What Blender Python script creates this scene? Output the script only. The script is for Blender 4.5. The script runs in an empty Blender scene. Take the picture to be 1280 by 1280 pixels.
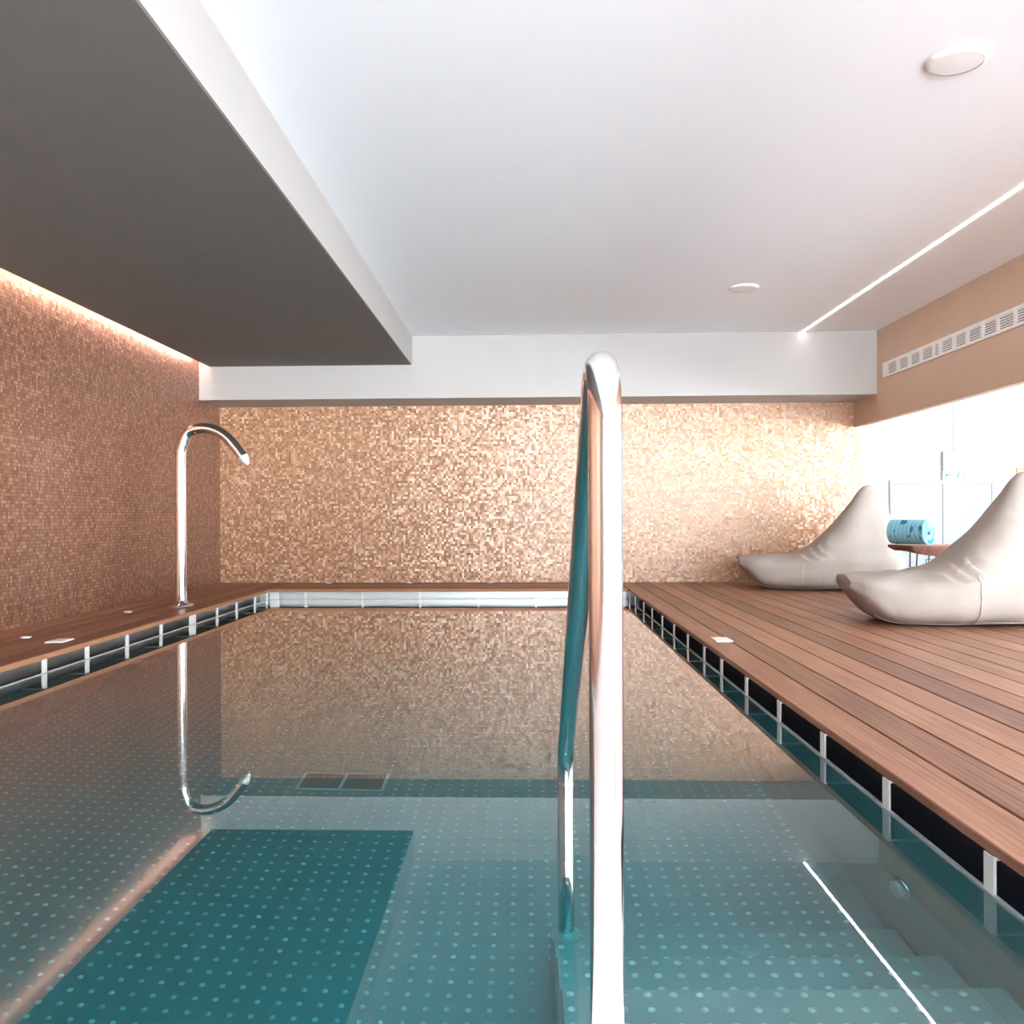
import bpy, bmesh, math, random
from mathutils import Vector, Matrix, noise
random.seed(4)
R = math.radians
S = bpy.context.scene
COL = S.collection
ZW = -0.109            # water level, deck top is z = 0
# ------------------------------------------------------------------ helpers
def mat(name): 
    m = bpy.data.materials.new(name); m.use_nodes = True
    return m, m.node_tree.nodes, m.node_tree.links, m.node_tree.nodes['Principled BSDF']
def simple(name, col, rough=.5, metal=0., spec=.5, emit=None, estr=0., bump=0., bscale=40., vary=0., coat=0.):
    m, N, L, b = mat(name)
    b.inputs['Base Color'].default_value = (*col, 1)
    b.inputs['Roughness'].default_value = rough
    b.inputs['Metallic'].default_value = metal
    b.inputs['Specular IOR Level'].default_value = spec
    b.inputs['Coat Weight'].default_value = coat
    if emit:
        b.inputs['Emission Color'].default_value = (*emit, 1)
        b.inputs['Emission Strength'].default_value = estr
    if bump or vary:
        tc = N.new('ShaderNodeTexCoord'); nz = N.new('ShaderNodeTexNoise')
        nz.inputs['Scale'].default_value = bscale; nz.inputs['Detail'].default_value = 5
        L.new(tc.outputs['Object'], nz.inputs['Vector'])
        if bump:
            bp = N.new('ShaderNodeBump'); bp.inputs['Strength'].default_value = bump
            bp.inputs['Distance'].default_value = .01
            L.new(nz.outputs['Fac'], bp.inputs['Height']); L.new(bp.outputs['Normal'], b.inputs['Normal'])
        if vary:
            mx = N.new('ShaderNodeMix'); mx.data_type = 'RGBA'
            mx.inputs['A'].default_value = (*[c*(1-vary) for c in col], 1)
            mx.inputs['B'].default_value = (*[min(1, c*(1+vary)) for c in col], 1)
            L.new(nz.outputs['Fac'], mx.inputs['Factor']); L.new(mx.outputs['Result'], b.inputs['Base Color'])
    return m
def math_node(N, L, op, a, b=None, c=None):
    n = N.new('ShaderNodeMath'); n.operation = op
    for i, v in enumerate((a, b, c)):
        if v is None: continue
        if isinstance(v, (int, float)): n.inputs[i].default_value = v
        else: L.new(v, n.inputs[i])
    return n.outputs[0]

class MB:
    """collects shapes for one mesh"""
    def __init__(s): s.v = []; s.f = []; s.m = []; s.sm = []
    def add(s, vs, fs, mi=0, smooth=False):
        o = len(s.v); s.v += [tuple(v) for v in vs]
        for f in fs: s.f.append(tuple(i+o for i in f)); s.m.append(mi); s.sm.append(smooth)
    def box(s, x0, x1, y0, y1, z0, z1, mi=0):
        vs = [(x, y, z) for z in (z0, z1) for y in (y0, y1) for x in (x0, x1)]
        s.add(vs, [(0,2,3,1),(4,5,7,6),(0,1,5,4),(2,6,7,3),(0,4,6,2),(1,3,7,5)], mi)
    def cbox(s, x0, x1, y0, y1, z0, z1, c=.003, mi=0):
        """box with chamfered upper edges"""
        vs = [(x0,y0,z0),(x1,y0,z0),(x1,y1,z0),(x0,y1,z0),
              (x0,y0,z1-c),(x1,y0,z1-c),(x1,y1,z1-c),(x0,y1,z1-c),
              (x0+c,y0+c,z1),(x1-c,y0+c,z1),(x1-c,y1-c,z1),(x0+c,y1-c,z1)]
        fs = [(3,2,1,0),(8,9,10,11)]
        for i in range(4):
            j = (i+1) % 4
            fs += [(i,j,4+j,4+i),(4+i,4+j,8+j,8+i)]
        s.add(vs, fs, mi)
    def prism(s, pts, axis, a, b, mi=0):
        """pts 2D polygon (CCW), extruded along axis from a to b"""
        def P(p, t):
            if axis == 'x': return (t, p[0], p[1])
            if axis == 'y': return (p[0], t, p[1])
            return (p[0], p[1], t)
        n = len(pts)
        vs = [P(p, a) for p in pts] + [P(p, b) for p in pts]
        fs = [tuple(range(n-1, -1, -1)), tuple(range(n, 2*n))]
        fs += [(i, (i+1) % n, n+(i+1) % n, n+i) for i in range(n)]
        s.add(vs, fs, mi)
    def tube(s, pts, r, n=16, mi=0, cap=True):
        pts = [Vector(p) for p in pts]; rs = r if isinstance(r, (list, tuple)) else [r]*len(pts)
        t0 = (pts[1]-pts[0]).normalized()
        ref = Vector((0, 0, 1)) if abs(t0.z) < .9 else Vector((0, 1, 0))
        u = t0.cross(ref).normalized(); vs = []; k = len(pts)
        for i, p in enumerate(pts):
            t = (pts[min(i+1, k-1)]-pts[max(i-1, 0)]).normalized()
            u = (u - t*u.dot(t)).normalized(); w = t.cross(u)
            for j in range(n):
                a = 2*math.pi*j/n
                vs.append(p + (u*math.cos(a)+w*math.sin(a))*rs[i])
        fs = [(i*n+j, i*n+(j+1) % n, (i+1)*n+(j+1) % n, (i+1)*n+j) for i in range(k-1) for j in range(n)]
        s.add(vs, fs, mi, True)
        if cap:
            s.add(vs[:n], [tuple(range(n-1, -1, -1))], mi); s.add(vs[-n:], [tuple(range(n))], mi)
    def lathe(s, prof, c=(0, 0, 0), n=32, mi=0, M=None):
        vs = []; k = len(prof)
        for r, z in prof:
            for j in range(n):
                a = 2*math.pi*j/n; p = Vector((r*math.cos(a), r*math.sin(a), z))
                if M: p = M @ p
                vs.append(p+Vector(c))
        fs = [(i*n+j, i*n+(j+1) % n, (i+1)*n+(j+1) % n, (i+1)*n+j) for i in range(k-1) for j in range(n)]
        s.add(vs, fs, mi, True)
    def dome(s, x, y, z, r, h, n=8, mi=0):
        vs = []
        for rr, hh in ((1, 0), (.8, .5), (.42, .88)):
            for j in range(n):
                a = 2*math.pi*j/n; vs.append((x+r*rr*math.cos(a), y+r*rr*math.sin(a), z+h*hh))
        vs.append((x, y, z+h))
        fs = [(i*n+j, i*n+(j+1) % n, (i+1)*n+(j+1) % n, (i+1)*n+j) for i in range(2) for j in range(n)]
        fs += [(2*n+j, 2*n+(j+1) % n, 3*n) for j in range(n)]
        s.add(vs, fs, mi, True)
    def build(s, name, mats, parent=None, fix=True):
        me = bpy.data.meshes.new(name); me.from_pydata(s.v, [], s.f)
        if not isinstance(mats, (list, tuple)): mats = [mats]
        for m in mats: me.materials.append(m)
        me.polygons.foreach_set('material_index', s.m); me.polygons.foreach_set('use_smooth', s.sm)
        if fix:
            bm = bmesh.new(); bm.from_mesh(me); bmesh.ops.recalc_face_normals(bm, faces=bm.faces); bm.to_mesh(me); bm.free()
        me.update()
        o = bpy.data.objects.new(name, me); COL.objects.link(o)
        if parent: o.parent = parent
        return o
def tag(o, label, cat, group=None):
    o['label'] = label; o['category'] = cat
    if group: o['group'] = group
    return o
def struct(o, label=None, cat=None):
    o['kind'] = 'structure'
    if label: o['label'] = label
    if cat: o['category'] = cat
    return o
def thing(name, label, cat, loc=(0, 0, 0), rz=0, group=None):
    o = bpy.data.objects.new(name, None); COL.objects.link(o); o.empty_display_size = .1
    o.location = loc; o.rotation_euler = (0, 0, rz)
    return tag(o, label, cat, group)
def copy_tree(o):
    c = o.copy(); COL.objects.link(c)
    for ch in list(o.children):
        d = copy_tree(ch); d.parent = c
    return c
def bevel(o, w=.004, seg=2):
    m = o.modifiers.new('bevel', 'BEVEL'); m.width = w; m.segments = seg; m.limit_method = 'ANGLE'
    return o
def arc(c, r, a0, a1, n, ux, uz):
    return [Vector(c)+Vector(ux)*r*math.cos(R(a0+(a1-a0)*i/n))+Vector(uz)*r*math.sin(R(a0+(a1-a0)*i/n)) for i in range(n+1)]
def interp(tab, x):
    if x <= tab[0][0]: return tab[0][1]
    for (a, b), (c, d) in zip(tab, tab[1:]):
        if x <= c: return b+(d-b)*(x-a)/(c-a)
    return tab[-1][1]
ORD = ['first','second','third','fourth','fifth','sixth','seventh','eighth','ninth','tenth','eleventh','twelfth','thirteenth','fourteenth']

# ------------------------------------------------------------------ materials
def mosaic(name, ua, stops, rough=.36, metal=.7, tilt=.06, pitch=.0245, grout=(.30,.2,.14), coat=.5):
    m, N, L, b = mat(name)
    tc = N.new('ShaderNodeTexCoord'); sp = N.new('ShaderNodeSeparateXYZ'); L.new(tc.outputs['Object'], sp.inputs[0])
    u = math_node(N, L, 'DIVIDE', sp.outputs[ua], pitch); v = math_node(N, L, 'DIVIDE', sp.outputs['Z'], pitch)
    cu, cv = math_node(N, L, 'FLOOR', u), math_node(N, L, 'FLOOR', v)
    cb = N.new('ShaderNodeCombineXYZ'); L.new(cu, cb.inputs[0]); L.new(cv, cb.inputs[1])
    wn = N.new('ShaderNodeTexWhiteNoise'); wn.noise_dimensions = '3D'; L.new(cb.outputs[0], wn.inputs['Vector'])
    rp = N.new('ShaderNodeValToRGB'); L.new(wn.outputs['Value'], rp.inputs[0])
    el = rp.color_ramp.elements
    el[0].position, el[0].color = stops[0][0], (*stops[0][1], 1)
    el[1].position, el[1].color = stops[-1][0], (*stops[-1][1], 1)
    for p, c in stops[1:-1]:
        e = el.new(p); e.color = (*c, 1)
    fu, fv = math_node(N, L, 'FRACT', u), math_node(N, L, 'FRACT', v)
    du = math_node(N, L, 'ABSOLUTE', math_node(N, L, 'SUBTRACT', fu, .5)); dv = math_node(N, L, 'ABSOLUTE', math_node(N, L, 'SUBTRACT', fv, .5))
    g = math_node(N, L, 'GREATER_THAN', math_node(N, L, 'MAXIMUM', du, dv), .445)
    mx = N.new('ShaderNodeMix'); mx.data_type = 'RGBA'; L.new(g, mx.inputs['Factor'])
    L.new(rp.outputs['Color'], mx.inputs['A']); mx.inputs['B'].default_value = (*grout, 1)
    L.new(mx.outputs['Result'], b.inputs['Base Color'])
    L.new(math_node(N, L, 'MULTIPLY', math_node(N, L, 'SUBTRACT', 1., g), metal), b.inputs['Metallic'])
    L.new(math_node(N, L, 'ADD', math_node(N, L, 'MULTIPLY', g, .5), rough), b.inputs['Roughness'])
    ge = N.new('ShaderNodeNewGeometry')
    vs = N.new('ShaderNodeVectorMath'); vs.operation = 'SUBTRACT'; L.new(wn.outputs['Color'], vs.inputs[0]); vs.inputs[1].default_value = (.5, .5, .5)
    vm = N.new('ShaderNodeVectorMath'); vm.operation = 'SCALE'; L.new(vs.outputs[0], vm.inputs[0]); vm.inputs['Scale'].default_value = tilt*2
    va = N.new('ShaderNodeVectorMath'); va.operation = 'ADD'; L.new(ge.outputs['Normal'], va.inputs[0]); L.new(vm.outputs[0], va.inputs[1])
    vn = N.new('ShaderNodeVectorMath'); vn.operation = 'NORMALIZE'; L.new(va.outputs[0], vn.inputs[0])
    L.new(vn.outputs[0], b.inputs['Normal']); L.new(vn.outputs[0], b.inputs['Coat Normal'])
    b.inputs['Coat Weight'].default_value = coat; b.inputs['Coat Roughness'].default_value = .3
    return m
GOLD = [(0, (.25,.11,.042)), (.3, (.36,.165,.066)), (.6, (.44,.215,.095)), (.85, (.52,.285,.15)), (1, (.64,.44,.29))]
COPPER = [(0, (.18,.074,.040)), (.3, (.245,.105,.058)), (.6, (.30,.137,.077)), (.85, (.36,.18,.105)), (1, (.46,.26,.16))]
M_gold = mosaic('gold_glass_mosaic', 'X', GOLD, rough=.40, metal=.15, tilt=.08, coat=.85)
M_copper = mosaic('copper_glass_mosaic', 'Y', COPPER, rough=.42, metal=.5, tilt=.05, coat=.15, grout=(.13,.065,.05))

def wood(name, ga, pitch, off, cols, rough=.42, groove=True):
    """ga: axis the boards run along"""
    m, N, L, b = mat(name)
    ca = 'X' if ga == 'Y' else 'Y'
    tc = N.new('ShaderNodeTexCoord'); sp = N.new('ShaderNodeSeparateXYZ'); L.new(tc.outputs['Object'], sp.inputs[0])
    row = math_node(N, L, 'FLOOR', math_node(N, L, 'DIVIDE', math_node(N, L, 'SUBTRACT', sp.outputs[ca], off), pitch))
    wn = N.new('ShaderNodeTexWhiteNoise'); wn.noise_dimensions = '1D'; L.new(row, wn.inputs['W'])
    mp = N.new('ShaderNodeCombineXYZ')
    L.new(math_node(N, L, 'MULTIPLY', sp.outputs[ca], 34.), mp.inputs[0])
    L.new(math_node(N, L, 'ADD', math_node(N, L, 'MULTIPLY', sp.outputs[ga], 1.6), math_node(N, L, 'MULTIPLY', wn.outputs['Value'], 60.)), mp.inputs[1])
    nz = N.new('ShaderNodeTexNoise'); nz.inputs['Scale'].default_value = 1.; nz.inputs['Detail'].default_value = 7; nz.inputs['Distortion'].default_value = .8
    L.new(mp.outputs[0], nz.inputs['Vector'])
    f = math_node(N, L, 'ADD', math_node(N, L, 'MULTIPLY', nz.outputs['Fac'], .75), math_node(N, L, 'MULTIPLY', wn.outputs['Value'], .3))
    rp = N.new('ShaderNodeValToRGB'); L.new(f, rp.inputs[0]); el = rp.color_ramp.elements
    el[0].position, el[0].color = .22, (*cols[0], 1); el[1].position, el[1].color = .78, (*cols[2], 1)
    e = el.new(.5); e.color = (*cols[1], 1)
    L.new(rp.outputs['Color'], b.inputs['Base Color'])
    b.inputs['Roughness'].default_value = rough; b.inputs['Specular IOR Level'].default_value = .4
    h = math_node(N, L, 'MULTIPLY', nz.outputs['Fac'], .35)
    if groove:
        w = math_node(N, L, 'SINE', math_node(N, L, 'MULTIPLY', math_node(N, L, 'SUBTRACT', sp.outputs[ca], off), 2*math.pi*7/pitch))
        h = math_node(N, L, 'ADD', h, math_node(N, L, 'MULTIPLY', w, .12))
    bp = N.new('ShaderNodeBump'); bp.inputs['Strength'].default_value = .5; bp.inputs['Distance'].default_value = .004
    L.new(h, bp.inputs['Height']); L.new(bp.outputs['Normal'], b.inputs['Normal'])
    return m
WC = [(.10,.038,.02), (.23,.098,.053), (.38,.19,.115)]
M_deckY = wood('deck_hardwood_lengthwise', 'Y', .155, 1.012, WC)
M_deckX = wood('deck_hardwood_crosswise', 'X', .155, 8.9, WC)

M_ceil = simple('ceiling_white_paint', (.91,.935,.965), .6, spec=.2)
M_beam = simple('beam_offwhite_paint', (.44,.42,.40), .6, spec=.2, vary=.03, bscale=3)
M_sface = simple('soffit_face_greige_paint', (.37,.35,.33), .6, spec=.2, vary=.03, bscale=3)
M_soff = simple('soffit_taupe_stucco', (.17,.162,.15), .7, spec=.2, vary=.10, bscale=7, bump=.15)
M_fasc = simple('fascia_tan_paint', (.62,.44,.325), .55, spec=.3, vary=.04, bscale=4)
M_white = simple('white_wall_paint', (.43,.43,.44), .6, spec=.2)
M_floorw = simple('pale_stone_floor', (.7,.7,.71), .25, vary=.04, bscale=4)
M_door = simple('grey_white_door_paint', (.315,.32,.335), .4)
M_chrome = simple('polished_steel', (.80,.80,.80), .12, 1.)
M_steel = simple('brushed_pool_steel', (.50,.55,.55), .36, .3, vary=.06, bscale=12)
M_rim_shade = simple('gutter_steel_painted_shade', (.05,.075,.12), .4, 0.)  # navy painted in for unlit steel mirroring dark water; same steel as the rim
M_stud = simple('stud_steel_painted_glint', (1,1,1), .3, .08, spec=.8)  # white base paints in window glints on the studs; drain frame reuses it
M_rim_lit = simple('back_rim_painted_lit_steel', (.68,.71,.70), .35, .3)  # rim steel painted brighter for the window light falling on the back plate
M_edge_lit = simple('edge_wood_painted_lit', (.36,.17,.09), .65, spec=.2, vary=.2, bscale=25)  # lighter wood: light on the deck edges painted into the colour
M_rim = simple('rim_steel', (.36,.36,.34), .3, .8, vary=.05, bscale=20)
M_brkt = simple('bracket_pale_steel', (.82,.82,.80), .4, .3)
M_fab = simple('beige_canvas', (.375,.33,.29), .85, spec=.25, bump=.3, bscale=9, vary=.04)
M_seam = simple('beige_seam_thread', (.50,.44,.38), .9)
M_base = simple('grey_base_cloth', (.40,.39,.38), .9)
M_wtrim = simple('white_plastic', (.86,.85,.84), .4)
M_dark = simple('dark_duct', (.10,.09,.10), .7)
M_led = simple('led_diffuser_white', (1,1,1), .5, emit=(1,.97,.94), estr=18.)
M_cove = simple('cove_led_warm', (1,1,1), .5, emit=(1,.75,.66), estr=30.)
M_green = simple('sign_green', (.02,.22,.13), .6, emit=(.03,.36,.2), estr=.1)
M_signw = simple('sign_white_panel', (.8,.83,.8), .5, emit=(1,1,1), estr=.1)
M_iron = simple('black_iron', (.025,.025,.028), .5)
M_orange = simple('orange_frame', (.75,.33,.16), .5)
M_paper = simple('paper_white', (.9,.88,.86), .7)
M_grate = simple('drain_dark_steel', (.14,.26,.27), .6)

m, N, L, b = mat('pool_water'); M_water = m
N.remove(b); rf = N.new('ShaderNodeBsdfRefraction'); rf.inputs['IOR'].default_value = 1.33; rf.inputs['Roughness'].default_value = 0
gs = N.new('ShaderNodeBsdfGlossy'); gs.inputs['Roughness'].default_value = 0; gs.inputs['Color'].default_value = (1, 1, 1, 1)
gl = N.new('ShaderNodeMixShader'); fr = N.new('ShaderNodeFresnel'); fr.inputs['IOR'].default_value = 1.33
tc = N.new('ShaderNodeTexCoord'); nz = N.new('ShaderNodeTexNoise'); nz.inputs['Scale'].default_value = 1.3; nz.inputs['Detail'].default_value = 1
L.new(tc.outputs['Object'], nz.inputs['Vector']); bp = N.new('ShaderNodeBump'); bp.inputs['Strength'].default_value = .004; bp.inputs['Distance'].default_value = .02
L.new(nz.outputs['Fac'], bp.inputs['Height'])
for q in (rf, gs, fr): L.new(bp.outputs['Normal'], q.inputs['Normal'])
fm = math_node(N, L, 'MINIMUM', math_node(N, L, 'MULTIPLY', fr.outputs[0], 1.65), 1.0)
L.new(fm, gl.inputs[0]); L.new(rf.outputs[0], gl.inputs[1]); L.new(gs.outputs[0], gl.inputs[2])
va = N.new('ShaderNodeVolumeAbsorption'); va.inputs['Color'].default_value = (0, .82, .875, 1); va.inputs['Density'].default_value = 1.15
out = N['Material Output']; L.new(gl.outputs[0], out.inputs['Surface']); L.new(va.outputs[0], out.inputs['Volume'])

# ------------------------------------------------------------------ room shell
XL, YB, XF, YBEAM, ZC, ZBM, ZSF = -3.33, 9.77, 3.51, 9.14, 2.545, 1.915, 2.255
YN = -5.0                                       # glazed end behind the camera
XR, YFAR, ZLOW = 9.5, 12.3, -.95                # white room beyond the opening
b = MB(); b.box(XL-.15, XL, YN, YB+.15, -1.2, ZC); struct(b.build('wall_left', M_copper))
b = MB(); b.box(XL-.02, 3.60, YB, YB+.15, -1.2, ZC); struct(b.build('wall_back', M_gold))
b = MB(); b.box(XL-.15, XR, YN-.1, YFAR+.1, ZC, ZC+.1); struct(b.build('ceiling', M_ceil))
b = MB(); b.box(XL, XF, YBEAM, YB, ZBM, ZC); struct(b.build('beam_back', M_beam))
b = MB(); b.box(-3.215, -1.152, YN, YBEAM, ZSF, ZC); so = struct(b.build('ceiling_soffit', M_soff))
b = MB(); b.box(-1.152, -1.14, YN, YBEAM, ZSF, ZC); b.build('soffit_face', M_sface, so)
b = MB(); b.box(XF, 3.60, YN, YB, 1.655, ZC); struct(b.build('wall_right', M_fasc))
b = MB(); b.box(XF-.004, XF+.02, YN, YB-.005, 1.646, 1.656); struct(b.build('trim_1', M_fasc))
# glazed end: mullioned opening to daylight
b = MB()
b.box(XL-.15, -.9, YN-.12, YN, -1.2, ZC); b.box(-.9, 6.42, YN-.12, YN, 2.45, ZC); b.box(-.9, 6.42, YN-.12, YN, -1.2, 0); b.box(6.42, XR, YN-.12, YN, -1.2, ZC)
struct(b.build('wall_front', M_white))
wf = MB()
for x in (-.9, .92, 2.74, 4.56, 6.36): wf.box(x, x+.06, YN-.1, YN-.03, 0, 2.45)
wf.box(-.84, 6.36, YN-.1, YN-.03, 0, .06); wf.box(-.84, 6.36, YN-.1, YN-.03, 2.39, 2.45)
struct(wf.build('window_1', M_wtrim))
# white room
b = MB(); b.box(3.0, XR+.1, YFAR, YFAR+.1, ZLOW, ZC); struct(b.build('wall_far', M_white))
b = MB(); b.box(XR, XR+.1, YN, -4.0, ZLOW, ZC); b.box(XR, XR+.1, -4.0, YFAR, 2.4, ZC); b.box(XR, XR+.1, -4.0, YFAR, ZLOW, -.4); b.box(XR, XR+.1, 5.86, YFAR, -.4, 2.4)
struct(b.build('wall_outer', M_white))
wf = MB()
for y in (-4.0, -1.5, .9, 3.3, 5.8): wf.box(XR+.02, XR+.08, y, y+.06, -.4, 2.4)
struct(wf.build('window_2', M_wtrim))
b = MB(); b.box(3.60, XR, YN, YFAR, ZLOW-.1, ZLOW); struct(b.build('floor_low', M_floorw))
b = MB(); b.box(3.60, 3.62, YB+.15, YFAR, ZLOW, ZC); struct(b.build('wall_partition', M_white))

# ------------------------------------------------------------------ decks
def boards(mb, x0, x1, y0, y1, along, pitch=.155, gap=.007, t=.024, cut=None):
    if along == 'Y':
        x = x0
        while x < x1-.01:
            mb.cbox(x, min(x+pitch, x1)-gap, y0, y1, -t, 0, .003); x += pitch
    else:
        y = y0
        while y < y1-.01:
            mb.cbox(x0, x1, y, min(y+pitch, y1)-gap, -t, 0, .003); y += pitch
XP0, XP1, YP0, YP1 = -2.555, 1.003, 1.27, 8.93   # pool faces
b = MB(); boards(b, 1.012, 3.60, YN, 9.77-.0, 'Y')
boards(b, 3.647-.155*.0, 4.6, YN, 11.0, 'Y'); struct(b.build('floor_right', M_deckY))
b = MB(); boards(b, XL, -2.54, YN, 9.77, 'Y', .158); struct(b.build('floor_left', M_deckY))
b = MB(); boards(b, -2.54, 1.005, 8.905, 9.77, 'X', .173); struct(b.build('floor_back', M_deckX))
b = MB(); b.box(-2.54, 1.005, YN, 1.25, -.024, 0); struct(b.build('floor_near', M_floorw))
b = MB(); b.cbox(-2.5465, -2.534, YN, 8.9, -.028, -.001, .002); struct(b.build('trim_lit_edge_left', M_edge_lit))  # strip added over the deck edge to carry its painted light
b = MB(); b.cbox(-2.534, 1.004, 8.894, 8.9045, -.028, -.001, .002); struct(b.build('trim_lit_edge_back', M_edge_lit))  # same added strip along the back, coloured as lit
b = MB()                                         # dark substructure below the boards
b.box(1.15, 4.6, YN, 9.77, -.95, -.03); b.box(3.62, 4.6, 9.77, 11.0, -.95, -.03)
b.box(XL, -2.70, YN, 9.77, -.95, -.03); b.box(-2.7, 1.15, 9.06, 9.77, -.95, -.03); b.box(-2.7, 1.15, YN, 1.14, -.95, -.03)
struct(b.build('floor_underlay', M_dark))

# ------------------------------------------------------------------ pool
DEP = .89; ZF = ZW-DEP
b = MB(); b.box(XP0-.03, XP1+.03, YP0-.03, YP1+.03, ZF-.03, ZF)
p = .054; nx = int((XP1-XP0-.16)/p)
for i in range(nx+1):
    for j in range(int((YP1-YP0-.2)/p)):
        x = .93-i*p; y = YP0+.1+j*p
        if x > .06 and y < 2.50: continue
        if -.95 < x < -.56 and 3.59 < y < 3.83: continue
        b.dome(x, y, ZF, .0086, .0070, mi=1)
b.box(XP0, XP1, 3.195, 3.203, ZF, ZF+.0012)      # weld seam
b.prism([(XP1, ZF), (XP1, ZF+.07), (XP1-.05, ZF)], 'y', 2.49, YP1); b.prism([(XP0, ZF), (XP0+.05, ZF), (XP0, ZF+.07)], 'y', YP0, YP1)
struct(b.build('pool_floor', [M_steel, M_stud]))
for nm, bx in (('pool_wall_right', (XP1, XP1+.010, YP0-.010, YP1+.010)), ('pool_wall_left', (XP0-.010, XP0, YP0-.010, YP1+.010)),
               ('pool_wall_back', (XP0-.010, XP1+.010, YP1, YP1+.010)), ('pool_wall_near', (XP0-.010, XP1+.010, YP0-.010, YP0))):
    b = MB(); b.box(*bx, ZF-.03, ZW+.004)
    struct(b.build(nm, M_steel))
# gutter channel behind the pool lip: back plates and bottom
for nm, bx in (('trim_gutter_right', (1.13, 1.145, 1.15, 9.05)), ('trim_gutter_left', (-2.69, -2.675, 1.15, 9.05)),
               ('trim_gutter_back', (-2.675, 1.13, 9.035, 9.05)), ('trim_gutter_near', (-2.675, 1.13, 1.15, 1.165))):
    b = MB(); b.box(*bx, -.36, -.026); struct(b.build(nm, {'trim_gutter_right': M_rim_shade, 'trim_gutter_back': M_rim_lit}.get(nm, M_rim)))
b = MB(); b.box(1.013, 1.13, 1.15, 9.05, -.36, -.35); b.box(-2.68, -2.565, 1.15, 9.05, -.36, -.35); b.box(-2.565, 1.013, 8.94, 9.05, -.36, -.35)
struct(b.build('trim_gutter_base', M_rim))
# water body
b = MB(); b.box(XP0-.001, XP1+.001, YP0-.001, YP1+.001, ZF-.001, ZW)
w = b.build('pool_water', M_water); w['kind'] = 'stuff'
tag(w, 'still clear teal water filling the steel pool', 'water')

# brackets along the lip
def bracket(side, wide=.008):
    b = MB(); h0, h1 = ZW+.004, -.025
    if side == 'x':       # local +x points away from the pool
        b.box(0, .006, 0, wide, h0, h1); b.box(0, .004, wide, wide+.035, h0, h1); b.box(.006, .11, 0, .006, h1-.006, h1)
    else:
        b.box(-wide/2, wide/2, 0, .006, h0, h1); b.box(-.002, .002, .006, .10, h1-.03, h1)
    return b
def add_bracket(b, loc, label, flip=False, group=None):
    if flip: b.v = [(-x, y, z) for x, y, z in b.v]
    o = b.build('rim_bracket', M_brkt); o.location = loc
    return tag(o, label, 'bracket', group)
ry = [8.80, 8.311, 7.742, 7.228, 6.70, 6.17, 5.65, 5.13, 4.68, 4.155, 3.62, 3.09, 2.55, 1.985]
for i, y in enumerate(ry):
    add_bracket(bracket('x', .008), (XP1+.003, y, 0), f'{ORD[i]} upright steel bracket from the back along the right pool edge', group='brackets under the right deck edge')
ly = [8.84, 8.45, 7.909, 7.40, 6.80, 6.242, 5.70, 5.17, 4.70]
for i, y in enumerate(ly):
    wide = i == 4
    add_bracket(bracket('x', .10 if wide else .012), (XP0-.003, y, 0),
        'wide flat steel bracket below the curved water spout' if wide else f'{ORD[i]} thin steel bracket from the back along the left pool edge', True, 'brackets under the left deck edge')
bx = [-2.50, -2.188, -1.62, -1.045, -.466, .103, .66, .97]
for i, x in enumerate(bx):
    add_bracket(bracket('y', .09 if i == 0 else .022), (x, YP1+.003, 0), f'{ORD[i]} short pale bracket from the left along the back pool edge', group='brackets under the back deck edge')

# stairs
st = thing('pool_stairs', 'studded steel steps going down into the water beside the handrail', 'stairs', (0, 0, 0))
noses = [(2.48, .72), (2.205, .55), (1.93, .38), (1.655, .21), (1.38, .045)]
X0, X1 = .064, 1.0
for k, (yn, d) in enumerate(noses):
    z = ZW-d; b = MB(); yb = noses[k+1][0]-.03 if k < 4 else YP0+.002
    b.cbox(X0, X1, yb, yn, z-.03, z, .010); b.box(X1-.062, X1-.058, yb+.02, yn-.004, z, z+.003)
    for r in range(5):
        yy = yn-.028-r*.052
        if yy < yb+.03: break
        for i in range(16): b.dome(.09+i*.054, yy, z, .0095, .0065, mi=1)
    b.build('tread', [M_steel, M_stud], st)
    b = MB(); b.box(X0+.012, X1, yn-.022, yn-.012, z-.17 if k else ZF, z-.03); b.build('riser', M_steel, st)
pts = [(YP0+.002, ZF), (2.46, ZF), (2.46, ZW-.75)]
for k in range(1, 5):
    pts += [(noses[k][0]-.002+.0, ZW-noses[k-1][1]-.031), (noses[k][0]-.002, ZW-noses[k][1]-.031)]
pts += [(YP0+.002, ZW-.08)]
b = MB(); b.prism(pts, 'x', X0, X0+.010); b.build('side_panel', M_steel, st)

# underwater inlet
t = thing('pool_inlet', 'round steel water inlet on the underwater right wall', 'inlet', (XP1, 2.45, ZW-.47))
RY = Matrix.Rotation(R(-90), 3, 'Y')
b = MB(); b.lathe([(.055, 0), (.055, .006), (.048, .010), (.040, .012)], n=36, M=RY); b.build('flange', M_chrome, t)
b = MB(); b.lathe([(.040, .006), (.036, .020), (.02, .028), (.001, .030)], n=36, M=RY); b.build('cap', M_brkt, t)
# floor drain
t = thing('floor_drain', 'dark rectangular two-panel grate on the pool floor', 'drain', (-.755, 3.71, ZF))
b = MB()
b.box(-.18, .18, -.095, -.083, 0, .008); b.box(-.18, .18, .083, .095, 0, .008); b.box(-.18, -.168, -.083, .083, 0, .008); b.box(.168, .18, -.083, .083, 0, .008); b.box(-.006, .006, -.083, .083, 0, .008)
b.build('frame', M_stud, t)
for s in (-1, 1):
    b = MB(); b.box(s*.087-.08, s*.087+.08, -.083, .083, 0, .003)
    for k in range(12): b.box(s*.087-.078, s*.087+.078, -.078+k*.0135, -.072+k*.0135, .003, .006)
    b.build('grate_panel', M_grate, t)

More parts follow.
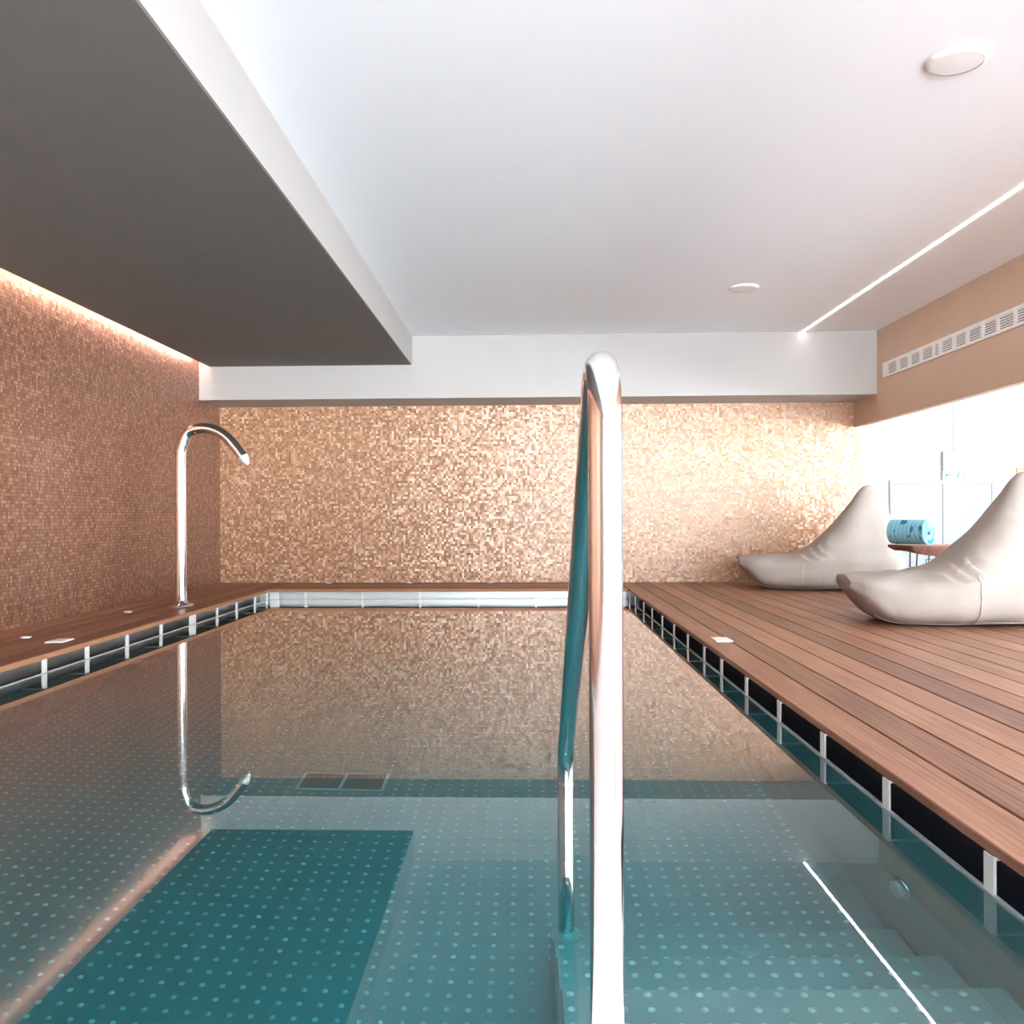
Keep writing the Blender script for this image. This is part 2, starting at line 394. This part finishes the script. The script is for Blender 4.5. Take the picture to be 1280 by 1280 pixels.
# ------------------------------------------------------------------ handrail
t = thing('handrail', 'shiny steel handrail in front of the pool, bent from the deck down to the steps', 'handrail', (.10, 1.13, 0))
rr = .0215; zt = .912
pth = [Vector((0, 0, z)) for z in (-.02, .2, .5, .75)]
u = Vector((.003, 1.17, -.80)).normalized()          # slope of the descending leg
# near post, tight bend over the top, then the long slope
ra = .075; a_end = 90 - math.degrees(math.atan2(-u.z, u.y))
cen = Vector((0, ra, zt-ra))
for i in range(0, 15):
    a = R(180 - (180-a_end)*i/14)
    pth.append(cen+Vector((0, math.cos(a)*ra, math.sin(a)*ra)))
pth[3] = Vector((0, 0, zt-ra-.03))
end = Vector((.006, 1.326, .075))
p0 = pth[-1]
dirv = (end-p0).normalized()
lower = [end-dirv*.05, end-dirv*.03+Vector((0, 0, 0)), end+Vector((0, -.006, -.018)), end+Vector((0, .0, -.05))]
nn = 8
pth += [p0+(lower[0]-p0)*i/nn for i in range(1, nn)] + lower
pth += [Vector((.006, 1.326, z)) for z in (-.05, -.2, -.5, ZW-.72)]
b = MB(); b.tube(pth, rr, 28); b.build('rail_tube', M_chrome, t)
b = MB(); b.tube([(.006, 1.326, -.012), (.006, 1.326, -.004)], rr+.0012, 28); b.build('joint_ring', M_chrome, t)
b = MB(); b.lathe([(.0225, .03), (.030, .024), (.042, .006), (.043, .0), (.0225, 0)], (.006, 1.326, ZW-.72), 32); b.build('foot_flange', M_brkt, t)
b = MB(); b.lathe([(.0225, .012), (.045, .010), (.048, .0)], (0, 0, 0), 32); b.build('deck_flange', M_chrome, t)

# ------------------------------------------------------------------ water spout
t = thing('water_spout', 'tall curved steel water spout on the left deck', 'water spout', (-2.795, 7.253, 0))
ax = -2.795
pts = [(-.0, 0, z) for z in (0, .4, .8, 1.1, 1.2)]
pts = [Vector(p) for p in pts]
ctrl = [(-.035+.01, 1.26), (0.0, 1.35), (.06, 1.405), (.14, 1.437), (.23, 1.437), (.32, 1.405), (.40, 1.345), (.47, 1.26), (.51, 1.205)]
ctrl[0] = (0.0, 1.24); ctrl[1] = (.025, 1.33)
# Catmull-Rom through control points
cp = [Vector((0, 0, 1.1))]+[Vector((x, 0, z)) for x, z in ctrl]
for i in range(1, len(cp)-1):
    p0, p1, p2 = cp[i-1], cp[i], cp[i+1]; p3 = cp[min(i+2, len(cp)-1)]
    for k in range(4):
        s = k/4
        pts.append(.5*((2*p1)+(-p0+p2)*s+(2*p0-5*p1+4*p2-p3)*s*s+(-p0+3*p1-3*p2+p3)*s**3))
pts.append(cp[-1])
b = MB(); b.tube(pts, .042, 28); b.build('pipe', M_chrome, t)
d = (cp[-1]-cp[-2]).normalized(); e = cp[-1]
b = MB(); b.tube([e-d*.002, e+d*.03, e+d*.075], [.043, .036, .014], 28); b.build('nozzle', M_brkt, t)
b = MB(); b.lathe([(.043, .045), (.050, .04), (.050, .018), (.092, .014), (.095, .0)], n=36); b.build('base_flange', M_chrome, t)

# ------------------------------------------------------------------ bean bags
TOP = [(0,.31),(.10,.325),(.22,.328),(.43,.34),(.53,.358),(.64,.40),(.78,.52),(.86,.605),(.98,.745),(1.075,.885),(1.13,.975),(1.19,1.0),(1.26,.99),(1.30,.94),(1.355,.80),(1.40,.69),(1.45,.45),(1.475,.26),(1.485,.18)]
BOT = [(0,.235),(.05,.165),(.12,.085),(.18,.035),(.27,.006),(.36,0),(1.25,0),(1.40,.02),(1.46,.07),(1.485,.13)]
WID = [(0,.20),(.05,.30),(.15,.37),(.3,.42),(.6,.46),(1.0,.46),(1.3,.42),(1.42,.36),(1.485,.27)]
def bag_point(x, th):
    zt, zb, w = (sum(interp(T, min(1.485, max(0, x+d))) for d in (-.045, -.03, -.015, 0, .015, .03, .045))/7 for T in (TOP, BOT, WID))
    n = 2/3.0
    c, s = math.cos(th), math.sin(th)
    yy = math.copysign(abs(c)**n, c); zz = math.copysign(abs(s)**n, s)
    z = (zt+zb)/2+(zt-zb)/2*zz
    k = 1-.80*max(0, (z-.30)/.70)**.75
    y = w*k*yy
    # gathered cloth: ripples across the back slope, soft dents elsewhere
    r = noise.noise(Vector((x*3, y*3, z*3)))
    amp = .014 if (.45 < x < 1.3 and zz > -.3) else .005
    ph = z*7+x*3+r*1.6+y*1.2
    fold = 1-2*abs(math.sin(math.pi*ph))**.6
    dz = amp*fold*max(0, noise.noise(Vector((x*2.2+5, y*2.5, z*2)))+.65)
    q = .020*noise.noise(Vector((x*5, y*5+9, z*5)))
    if z < .02: dz = q = 0
    return Vector((x+dz*.7-q*.3, y*(1+q*1.2), max(0, z+dz*.7+q*.5)))
NX, NT = 150, 110
def bag_body():
    b = MB(); vs = []
    xs = [1.485*(.5-.5*math.cos(math.pi*(i/(NX-1)))) for i in range(NX)]
    for x in xs:
        for j in range(NT): vs.append(bag_point(x, 2*math.pi*j/NT))
    fs = [(i*NT+j, i*NT+(j+1) % NT, (i+1)*NT+(j+1) % NT, (i+1)*NT+j) for i in range(NX-1) for j in range(NT)]
    for i in (0, NX-1):
        vs.append(sum((vs[i*NT+j] for j in range(NT)), Vector())/NT); c = len(vs)-1
        fs += [(i*NT+j, i*NT+(j+1) % NT, c) for j in range(NT)]
    b.add(vs, fs, 0, True); return b
def make_bag(label, xs=.56):
    t = thing('bean_bag_lounger', label, 'bean bag', group='beige bean bag loungers on the deck')
    bag_body().build('cushion', M_fab, t)
    b = MB()
    b.tube([bag_point(xs, R(168+85*i/24))+Vector((0, -.002, 0)) for i in range(25)], .0035, 6)
    b.build('seam', M_seam, t)
    b = MB(); b.tube([bag_point(.16+1.28*i/60, R(180+62)) + Vector((0, -.002, 0)) for i in range(61)], .004, 6); b.build('piping', M_base, t)
    return t
g1 = make_bag('beige bean bag lounger farther back, against the gold mosaic wall')
g1.location = (2.12, 9.05, 0); g1.rotation_euler = (0, 0, R(-12))
g2 = make_bag('larger-looking beige bean bag lounger nearer the camera, cut by the picture edge', .76)
g2.scale = (.95, 1, 1)
g2.location = (2.15, 6.2, 0); g2.rotation_euler = (0, 0, R(-8))

# ------------------------------------------------------------------ side table and towel
m, N, L, bb = mat('slab_top_wood'); M_slab = m
tc = N.new('ShaderNodeTexCoord'); wv = N.new('ShaderNodeTexWave'); wv.inputs['Scale'].default_value = 6; wv.inputs['Distortion'].default_value = 6; wv.inputs['Detail'].default_value = 3
L.new(tc.outputs['Object'], wv.inputs['Vector']); rp = N.new('ShaderNodeValToRGB'); L.new(wv.outputs['Fac'], rp.inputs[0])
rp.color_ramp.elements[0].color = (.42,.24,.14,1); rp.color_ramp.elements[1].color = (.60,.38,.24,1)
L.new(rp.outputs['Color'], bb.inputs['Base Color']); bb.inputs['Roughness'].default_value = .35
M_bark = simple('bark_edge', (.20,.085,.055), .8, bump=.8, bscale=30, vary=.5)
TX, TY, TZ = 3.40, 7.66, .462
t = thing('side_table', 'live-edge wooden slab side table on thin black legs between the bean bags', 'side table', (TX, TY, 0))
nt = 48; top = []; low = []
for i in range(nt):
    a = 2*math.pi*i/nt
    rx = .33*(1+.06*math.sin(3*a+1)+.04*math.sin(5*a)); ry_ = .24*(1+.10*math.sin(2*a+.6)+.05*math.sin(7*a))
    cx_, sy_ = math.cos(a), math.sin(a)
    n_ = .75
    x = rx*math.copysign(abs(cx_)**n_, cx_); y = ry_*math.copysign(abs(sy_)**n_, sy_)
    top.append((x, y)); d = .05+.035*max(0, math.sin(a*1.0+math.pi))*max(0, math.cos(a+.9)+.4)
    low.append((x*.86, y*.80, TZ-d))
b = MB(); vs = [(x, y, TZ) for x, y in top]+[(x*1.01, y*1.01, TZ-.022) for x, y in top]+list(low)
b.add(vs, [tuple(range(2*nt, 3*nt))[::-1]], 0)
b.add([(x, y, TZ) for x, y in top], [tuple(range(nt))], 0)
b.build('tabletop', M_slab, t, fix=False)
b = MB(); b.add(vs, [(r*nt+i, (r+1)*nt+i, (r+1)*nt+(i+1) % nt, r*nt+(i+1) % nt) for r in (0, 1) for i in range(nt)], 0, True); b.build('bark_edge', M_bark, t)
for lx, ly_, ox, oy in ((-.18, -.02, 0, -.0), (-.07, -.13, -.05, -.05), (.06, -.13, .02, -.06), (.2, .08, .05, .04)):
    b = MB(); b.tube([(lx-.02, ly_, TZ-.05), (lx-.02+ox, ly_+oy, .01), (lx+.0+ox, ly_+oy, .004), (lx+.02+ox, ly_+oy, .01), (lx+.04, ly_, TZ-.05)], .006, 8)
    b.build('leg', M_iron, t)
# towel roll
m, N, L, bb = mat('towel_cloth'); M_towel = m
tc = N.new('ShaderNodeTexCoord'); wv = N.new('ShaderNodeTexWave'); wv.bands_direction = 'Y'; wv.inputs['Scale'].default_value = 9; wv.inputs['Distortion'].default_value = 2.5; wv.inputs['Detail Scale'].default_value = 2
nz = N.new('ShaderNodeTexNoise'); nz.inputs['Scale'].default_value = 11; nz.inputs['Detail'].default_value = 1
L.new(tc.outputs['Object'], wv.inputs['Vector']); L.new(tc.outputs['Object'], nz.inputs['Vector'])
rp = N.new('ShaderNodeValToRGB'); L.new(wv.outputs['Fac'], rp.inputs[0]); e = rp.color_ramp.elements
e[0].position, e[0].color = .05, (.13,.45,.60,1); e[1].position, e[1].color = .8, (.30,.52,.58,1); k = e.new(.3); k.color = (.18,.48,.58,1)
r2 = N.new('ShaderNodeValToRGB'); L.new(nz.outputs['Fac'], r2.inputs[0]); e = r2.color_ramp.elements
e[0].position, e[0].color = .60, (0,0,0,1); e[1].position, e[1].color = .64, (1,1,1,1)
mx = N.new('ShaderNodeMix'); mx.data_type = 'RGBA'; L.new(r2.outputs['Color'], mx.inputs['Factor']); L.new(rp.outputs['Color'], mx.inputs['A']); mx.inputs['B'].default_value = (.01,.16,.30,1)
L.new(mx.outputs['Result'], bb.inputs['Base Color']); bb.inputs['Roughness'].default_value = .95
b = MB(); turns = 4.2; ns = 150; Lr = .31; th_ = .017
inner = []; outer = []
for i in range(ns+1):
    a = 2*math.pi*turns*i/ns; r0 = .012+.019*a/(2*math.pi)
    inner.append((r0*math.cos(a), r0*math.sin(a))); outer.append(((r0+th_)*math.cos(a), (r0+th_)*math.sin(a)))
RT = inner and (.012+.019*turns+th_)
vs = []
for y0 in (0, Lr):
    for q in (inner, outer):
        for (x, z) in q: vs.append((x, y0, z))
n1 = ns+1
fs = []
for i in range(ns):
    fs += [(i, i+1, n1+i+1, n1+i), (2*n1+i, 3*n1+i, 3*n1+i+1, 2*n1+i+1), (n1+i, n1+i+1, 3*n1+i+1, 3*n1+i), (i, 2*n1+i, 2*n1+i+1, i+1)]
fs += [(0, n1, 3*n1, 2*n1), (ns, 2*n1+ns, 3*n1+ns, n1+ns)]
b.add(vs, fs, 0, True)
o = b.build('rolled_towel', M_towel); tag(o, 'rolled turquoise and blue towel on the wooden side table', 'towel')
o.location = (3.12, 7.78, TZ+RT*.97); o.rotation_euler = (0, 0, R(218))
em = o.modifiers.new('edge', 'EDGE_SPLIT'); em.split_angle = R(50)

# ------------------------------------------------------------------ ceiling fittings
for (x, y, lab) in ((1.745, 3.70, 'larger-looking round white flush ceiling light near the upper right corner'), (1.76, 7.32, 'small far round white ceiling light nearer the back beam')):
    t = thing('ceiling_light', lab, 'ceiling light', (x, y, ZC), group='round flush lights in the white ceiling')
    b = MB(); b.lathe([(.118, 0), (.118, -.006), (.110, -.016), (.098, -.018)], n=48); b.build('rim', M_wtrim, t)
    b = MB(); b.lathe([(.098, -.016), (.06, -.019), (.001, -.020)], n=48); b.build('diffuser', M_wtrim, t)
b = MB(); b.box(2.765, 2.785, YN+.1, YBEAM, ZC-.004, ZC+.002)
tag(b.build('led_strip', M_led), 'thin glowing light line recessed in the white ceiling', 'strip light')
b = MB(); b.box(-3.235, -3.2155, YN+.1, YB-.66, 2.315, 2.345)
tag(b.build('cove_light', M_cove), 'warm glowing strip tucked between left mosaic wall and grey soffit', 'strip light')

# vent grille on the tan fascia
t = thing('vent_grille', 'long white slatted air vent on the tan fascia', 'vent', (XF, 0, 0))
z0, z1, y1v = 2.048, 2.192, 8.965
cells = [(8.825,8.638),(8.565,8.389),(8.321,8.138),(8.074,7.887),(7.842,7.767),(7.709,7.525),(7.47,7.297),(7.245,7.058),(7.01,6.835),(6.79,6.594)]
yy = 6.55
while yy > 5.9: cells.append((yy, yy-.18)); yy -= .24
y0v = cells[-1][1]-.05
b = MB(); b.box(-.014, 0, y0v, y1v, z1-.024, z1); b.box(-.014, 0, y0v, y1v, z0, z0+.024)
prev = y1v
for a_, c_ in cells: b.box(-.014, 0, a_, prev, z0+.024, z1-.024); prev = c_
b.box(-.014, 0, y0v, prev, z0+.024, z1-.024)
b.build('frame', M_wtrim, t)
b = MB(); b.box(-.003, -.001, y0v, y1v, z0+.005, z1-.005); b.build('backing', M_dark, t)
for a_, c_ in cells:
    b = MB()
    for k in range(5): 
        z = z0+.034+k*.0185
        b.box(-.011, -.003, c_, a_, z, z+.010)
    b.build('slat', M_wtrim, t)

# ------------------------------------------------------------------ deck fittings
def plate(x, y, sx, sy, lab):
    t = thing('deck_plate', lab, 'deck plate', (x, y, 0), group='white cover plates beside the pool edge')
    b = MB(); b.cbox(-sx/2, sx/2, -sy/2, sy/2, 0, .006, .002); b.build('plate', M_wtrim, t)
    b = MB(); b.box(-sx/2+.012, sx/2-.012, -sy/2+.012, sy/2-.012, .006, .0075); b.build('lid', M_wtrim, t)
plate(-2.71, 5.17, .10, .15, 'white rectangular cover plate on the dark left deck edge')
plate(1.125, 5.23, .095, .16, 'white rectangular cover plate on the right deck edge')
ul = [(-2.997, 5.32, 'small round deck light at the left wall, nearest the picture edge'), (-3.02, 6.765, 'small round deck light in the left deck, just before the water spout'),
      (-2.12, 9.68, 'leftmost small round deck light along the back mosaic wall'), (-1.25, 9.68, 'middle small round deck light along the back mosaic wall'), (-.375, 9.68, 'small round deck light along the back wall, closest to the handrail')]
for x, y, lab in ul:
    t = thing('deck_light', lab, 'deck light', (x, y, 0), group='small round lights sunk in the deck')
    b = MB(); b.lathe([(.032, 0), (.032, .005), (.026, .007), (.024, .005)], n=24); b.build('ring', M_brkt, t)
    b = MB(); b.lathe([(.025, .004), (.001, .0055)], n=24); b.build('lens', M_wtrim, t)

# ------------------------------------------------------------------ far room: door, signs, frame
YW = YFAR
def fx(px): return math.nan
t = MB()
dx0, dx1, dz = 4.93, 6.22, 1.12
dr = struct(MB().build('door_1', M_door)) if False else None
b = MB(); b.box(dx0-.05, dx0, YW-.03, YW, ZLOW, dz+.05); b.box(dx1, dx1+.05, YW-.03, YW, ZLOW, dz+.05); b.box(dx0, dx1, YW-.03, YW, dz, dz+.05)
door = struct(b.build('door_1', M_white))
mid = (dx0+dx1)/2
for a_, c_ in ((dx0+.004, mid-.004), (mid+.004, dx1-.004)):
    b = MB(); b.box(a_, c_, YW-.022, YW-.002, ZLOW+.005, dz-.004); b.build('door_leaf', M_door, door)
t = thing('exit_sign', 'hanging white sign box with a green running figure above the far door', 'sign', (5.72, YW-.035, 1.19))
b = MB(); b.box(-.15, .15, -.015, .03, .10, .36); bevel(b.build('housing', M_white, t), .008)
b = MB(); b.box(-.15, .15, -.006, .006, -.02, .10); b.build('panel', M_signw, t)
b = MB(); b.tube([(0, 0, .36), (0, 0, ZC-1.19)], .004, 8); b.build('cord', M_door, t)
Y0 = -.008
def sign_part(name, polys):
    g = MB()
    for p in polys: g.prism(p, 'y', Y0-.002, Y0)
    g.build(name, M_green, t)
sign_part('arrow', [[(-.125,.045),(-.095,.075),(-.095,.054),(-.04,.054),(-.04,.036),(-.095,.036),(-.095,.015)]])
sign_part('doorway', [[(.07,-.008),(.125,-.008),(.125,.088),(.05,.088),(.05,.080),(.116,.080),(.116,0),(.07,0)]])
sign_part('runner', [[(.022,.008),(.034,.008),(.044,.026),(.058,.022),(.062,.002),(.071,.002),(.068,.028),(.056,.036),(.063,.052),(.076,.040),(.081,.045),(.064,.064),(.030,.060),(.022,.046),(.029,.043),(.035,.052),(.045,.052),(.036,.034)]])
sign_part('runner_head', [[(.058+.009*math.cos(R(30*k)), .074+.009*math.sin(R(30*k))) for k in range(12)]])
t = thing('wall_sign', 'small pale green sign low behind the side table legs', 'sign', (5.42, YW-.024, -.03))
b = MB(); b.box(-.075, .075, -.006, 0, 0, .15); b.build('panel', M_green, t)
b = MB(); b.box(-.055, .055, -.009, -.006, .085, .13); b.box(-.055, -.01, -.009, -.006, .02, .065); b.box(.01, .055, -.009, -.006, .02, .065); b.build('symbol', M_signw, t)
t = thing('wall_frame', 'thin orange framed panel on the white far wall behind the nearer bean bag', 'frame', (6.85, YW, 1.02))
b = MB(); b.box(-.30, .30, -.02, 0, .28, .31); b.box(-.30, .30, -.02, 0, -.31, -.28); b.box(-.30, -.27, -.02, 0, -.28, .28); b.box(.27, .30, -.02, 0, -.28, .28); b.build('border', M_orange, t)
b = MB(); b.box(-.27, .27, -.012, 0, -.28, .28); b.build('sheet', M_paper, t)

# ------------------------------------------------------------------ light
W = bpy.data.worlds.new('daylight'); S.world = W; W.use_nodes = True
wn_, wl_ = W.node_tree.nodes, W.node_tree.links; bg = wn_['Background']
tc = wn_.new('ShaderNodeTexCoord'); sp = wn_.new('ShaderNodeSeparateXYZ'); wl_.new(tc.outputs['Generated'], sp.inputs[0])
rp = wn_.new('ShaderNodeValToRGB'); mr = wn_.new('ShaderNodeMapRange'); mr.inputs['From Min'].default_value = -1; mr.inputs['From Max'].default_value = 1
wl_.new(sp.outputs['Z'], mr.inputs['Value']); wl_.new(mr.outputs[0], rp.inputs[0])
e = rp.color_ramp.elements                        # brighter lower half added to light the ceiling, dimmer hazy sky above
e[0].position, e[0].color = .47, (.87, .94, 1, 1); e[1].position, e[1].color = .53, (.30, .325, .35, 1)
wl_.new(rp.outputs['Color'], bg.inputs['Color']); bg.inputs['Strength'].default_value = 42.0
def portal(name, loc, rot, sx, sy):
    l = bpy.data.lights.new(name, 'AREA'); l.shape = 'RECTANGLE'; l.size = sx; l.size_y = sy; l.cycles.is_portal = True
    o = bpy.data.objects.new(name, l); COL.objects.link(o); o.location = loc; o.rotation_euler = rot
portal('daylight_window_behind', (2.76, YN-.11, 1.22), (R(90), 0, 0), 7.32, 2.45)          # faces +Y
bpy.data.objects['daylight_window_behind'].rotation_euler = (R(-90), 0, 0) if False else (R(90), 0, R(180))
portal('daylight_window_outer', (XR+.09, .93, 1.0), (0, R(90), 0), 2.8, 9.9)

# ------------------------------------------------------------------ camera
cam = bpy.data.cameras.new('camera'); co = bpy.data.objects.new('camera', cam); COL.objects.link(co)
cam.sensor_width = 36; cam.lens = 1130/1280*36; cam.shift_x = 23/1280; cam.shift_y = 5/1280; cam.clip_start = .02
M4 = Matrix.Rotation(R(2.0), 4, 'Z') @ Matrix.Rotation(R(90), 4, 'X') @ Matrix.Rotation(R(-.25), 4, 'Z')
M4.translation = (0, 0, .717); co.matrix_world = M4
S.camera = co
vs_ = S.view_settings; vs_.view_transform = 'Standard'; vs_.look = 'None'; vs_.gamma = 1; vs_.use_curve_mapping = False; vs_.exposure = 0.16
S.cycles.use_denoising = True; S.cycles.sample_clamp_indirect = 60
S.cycles.max_bounces = 16; S.cycles.transmission_bounces = 12; S.cycles.diffuse_bounces = 6; S.cycles.glossy_bounces = 6
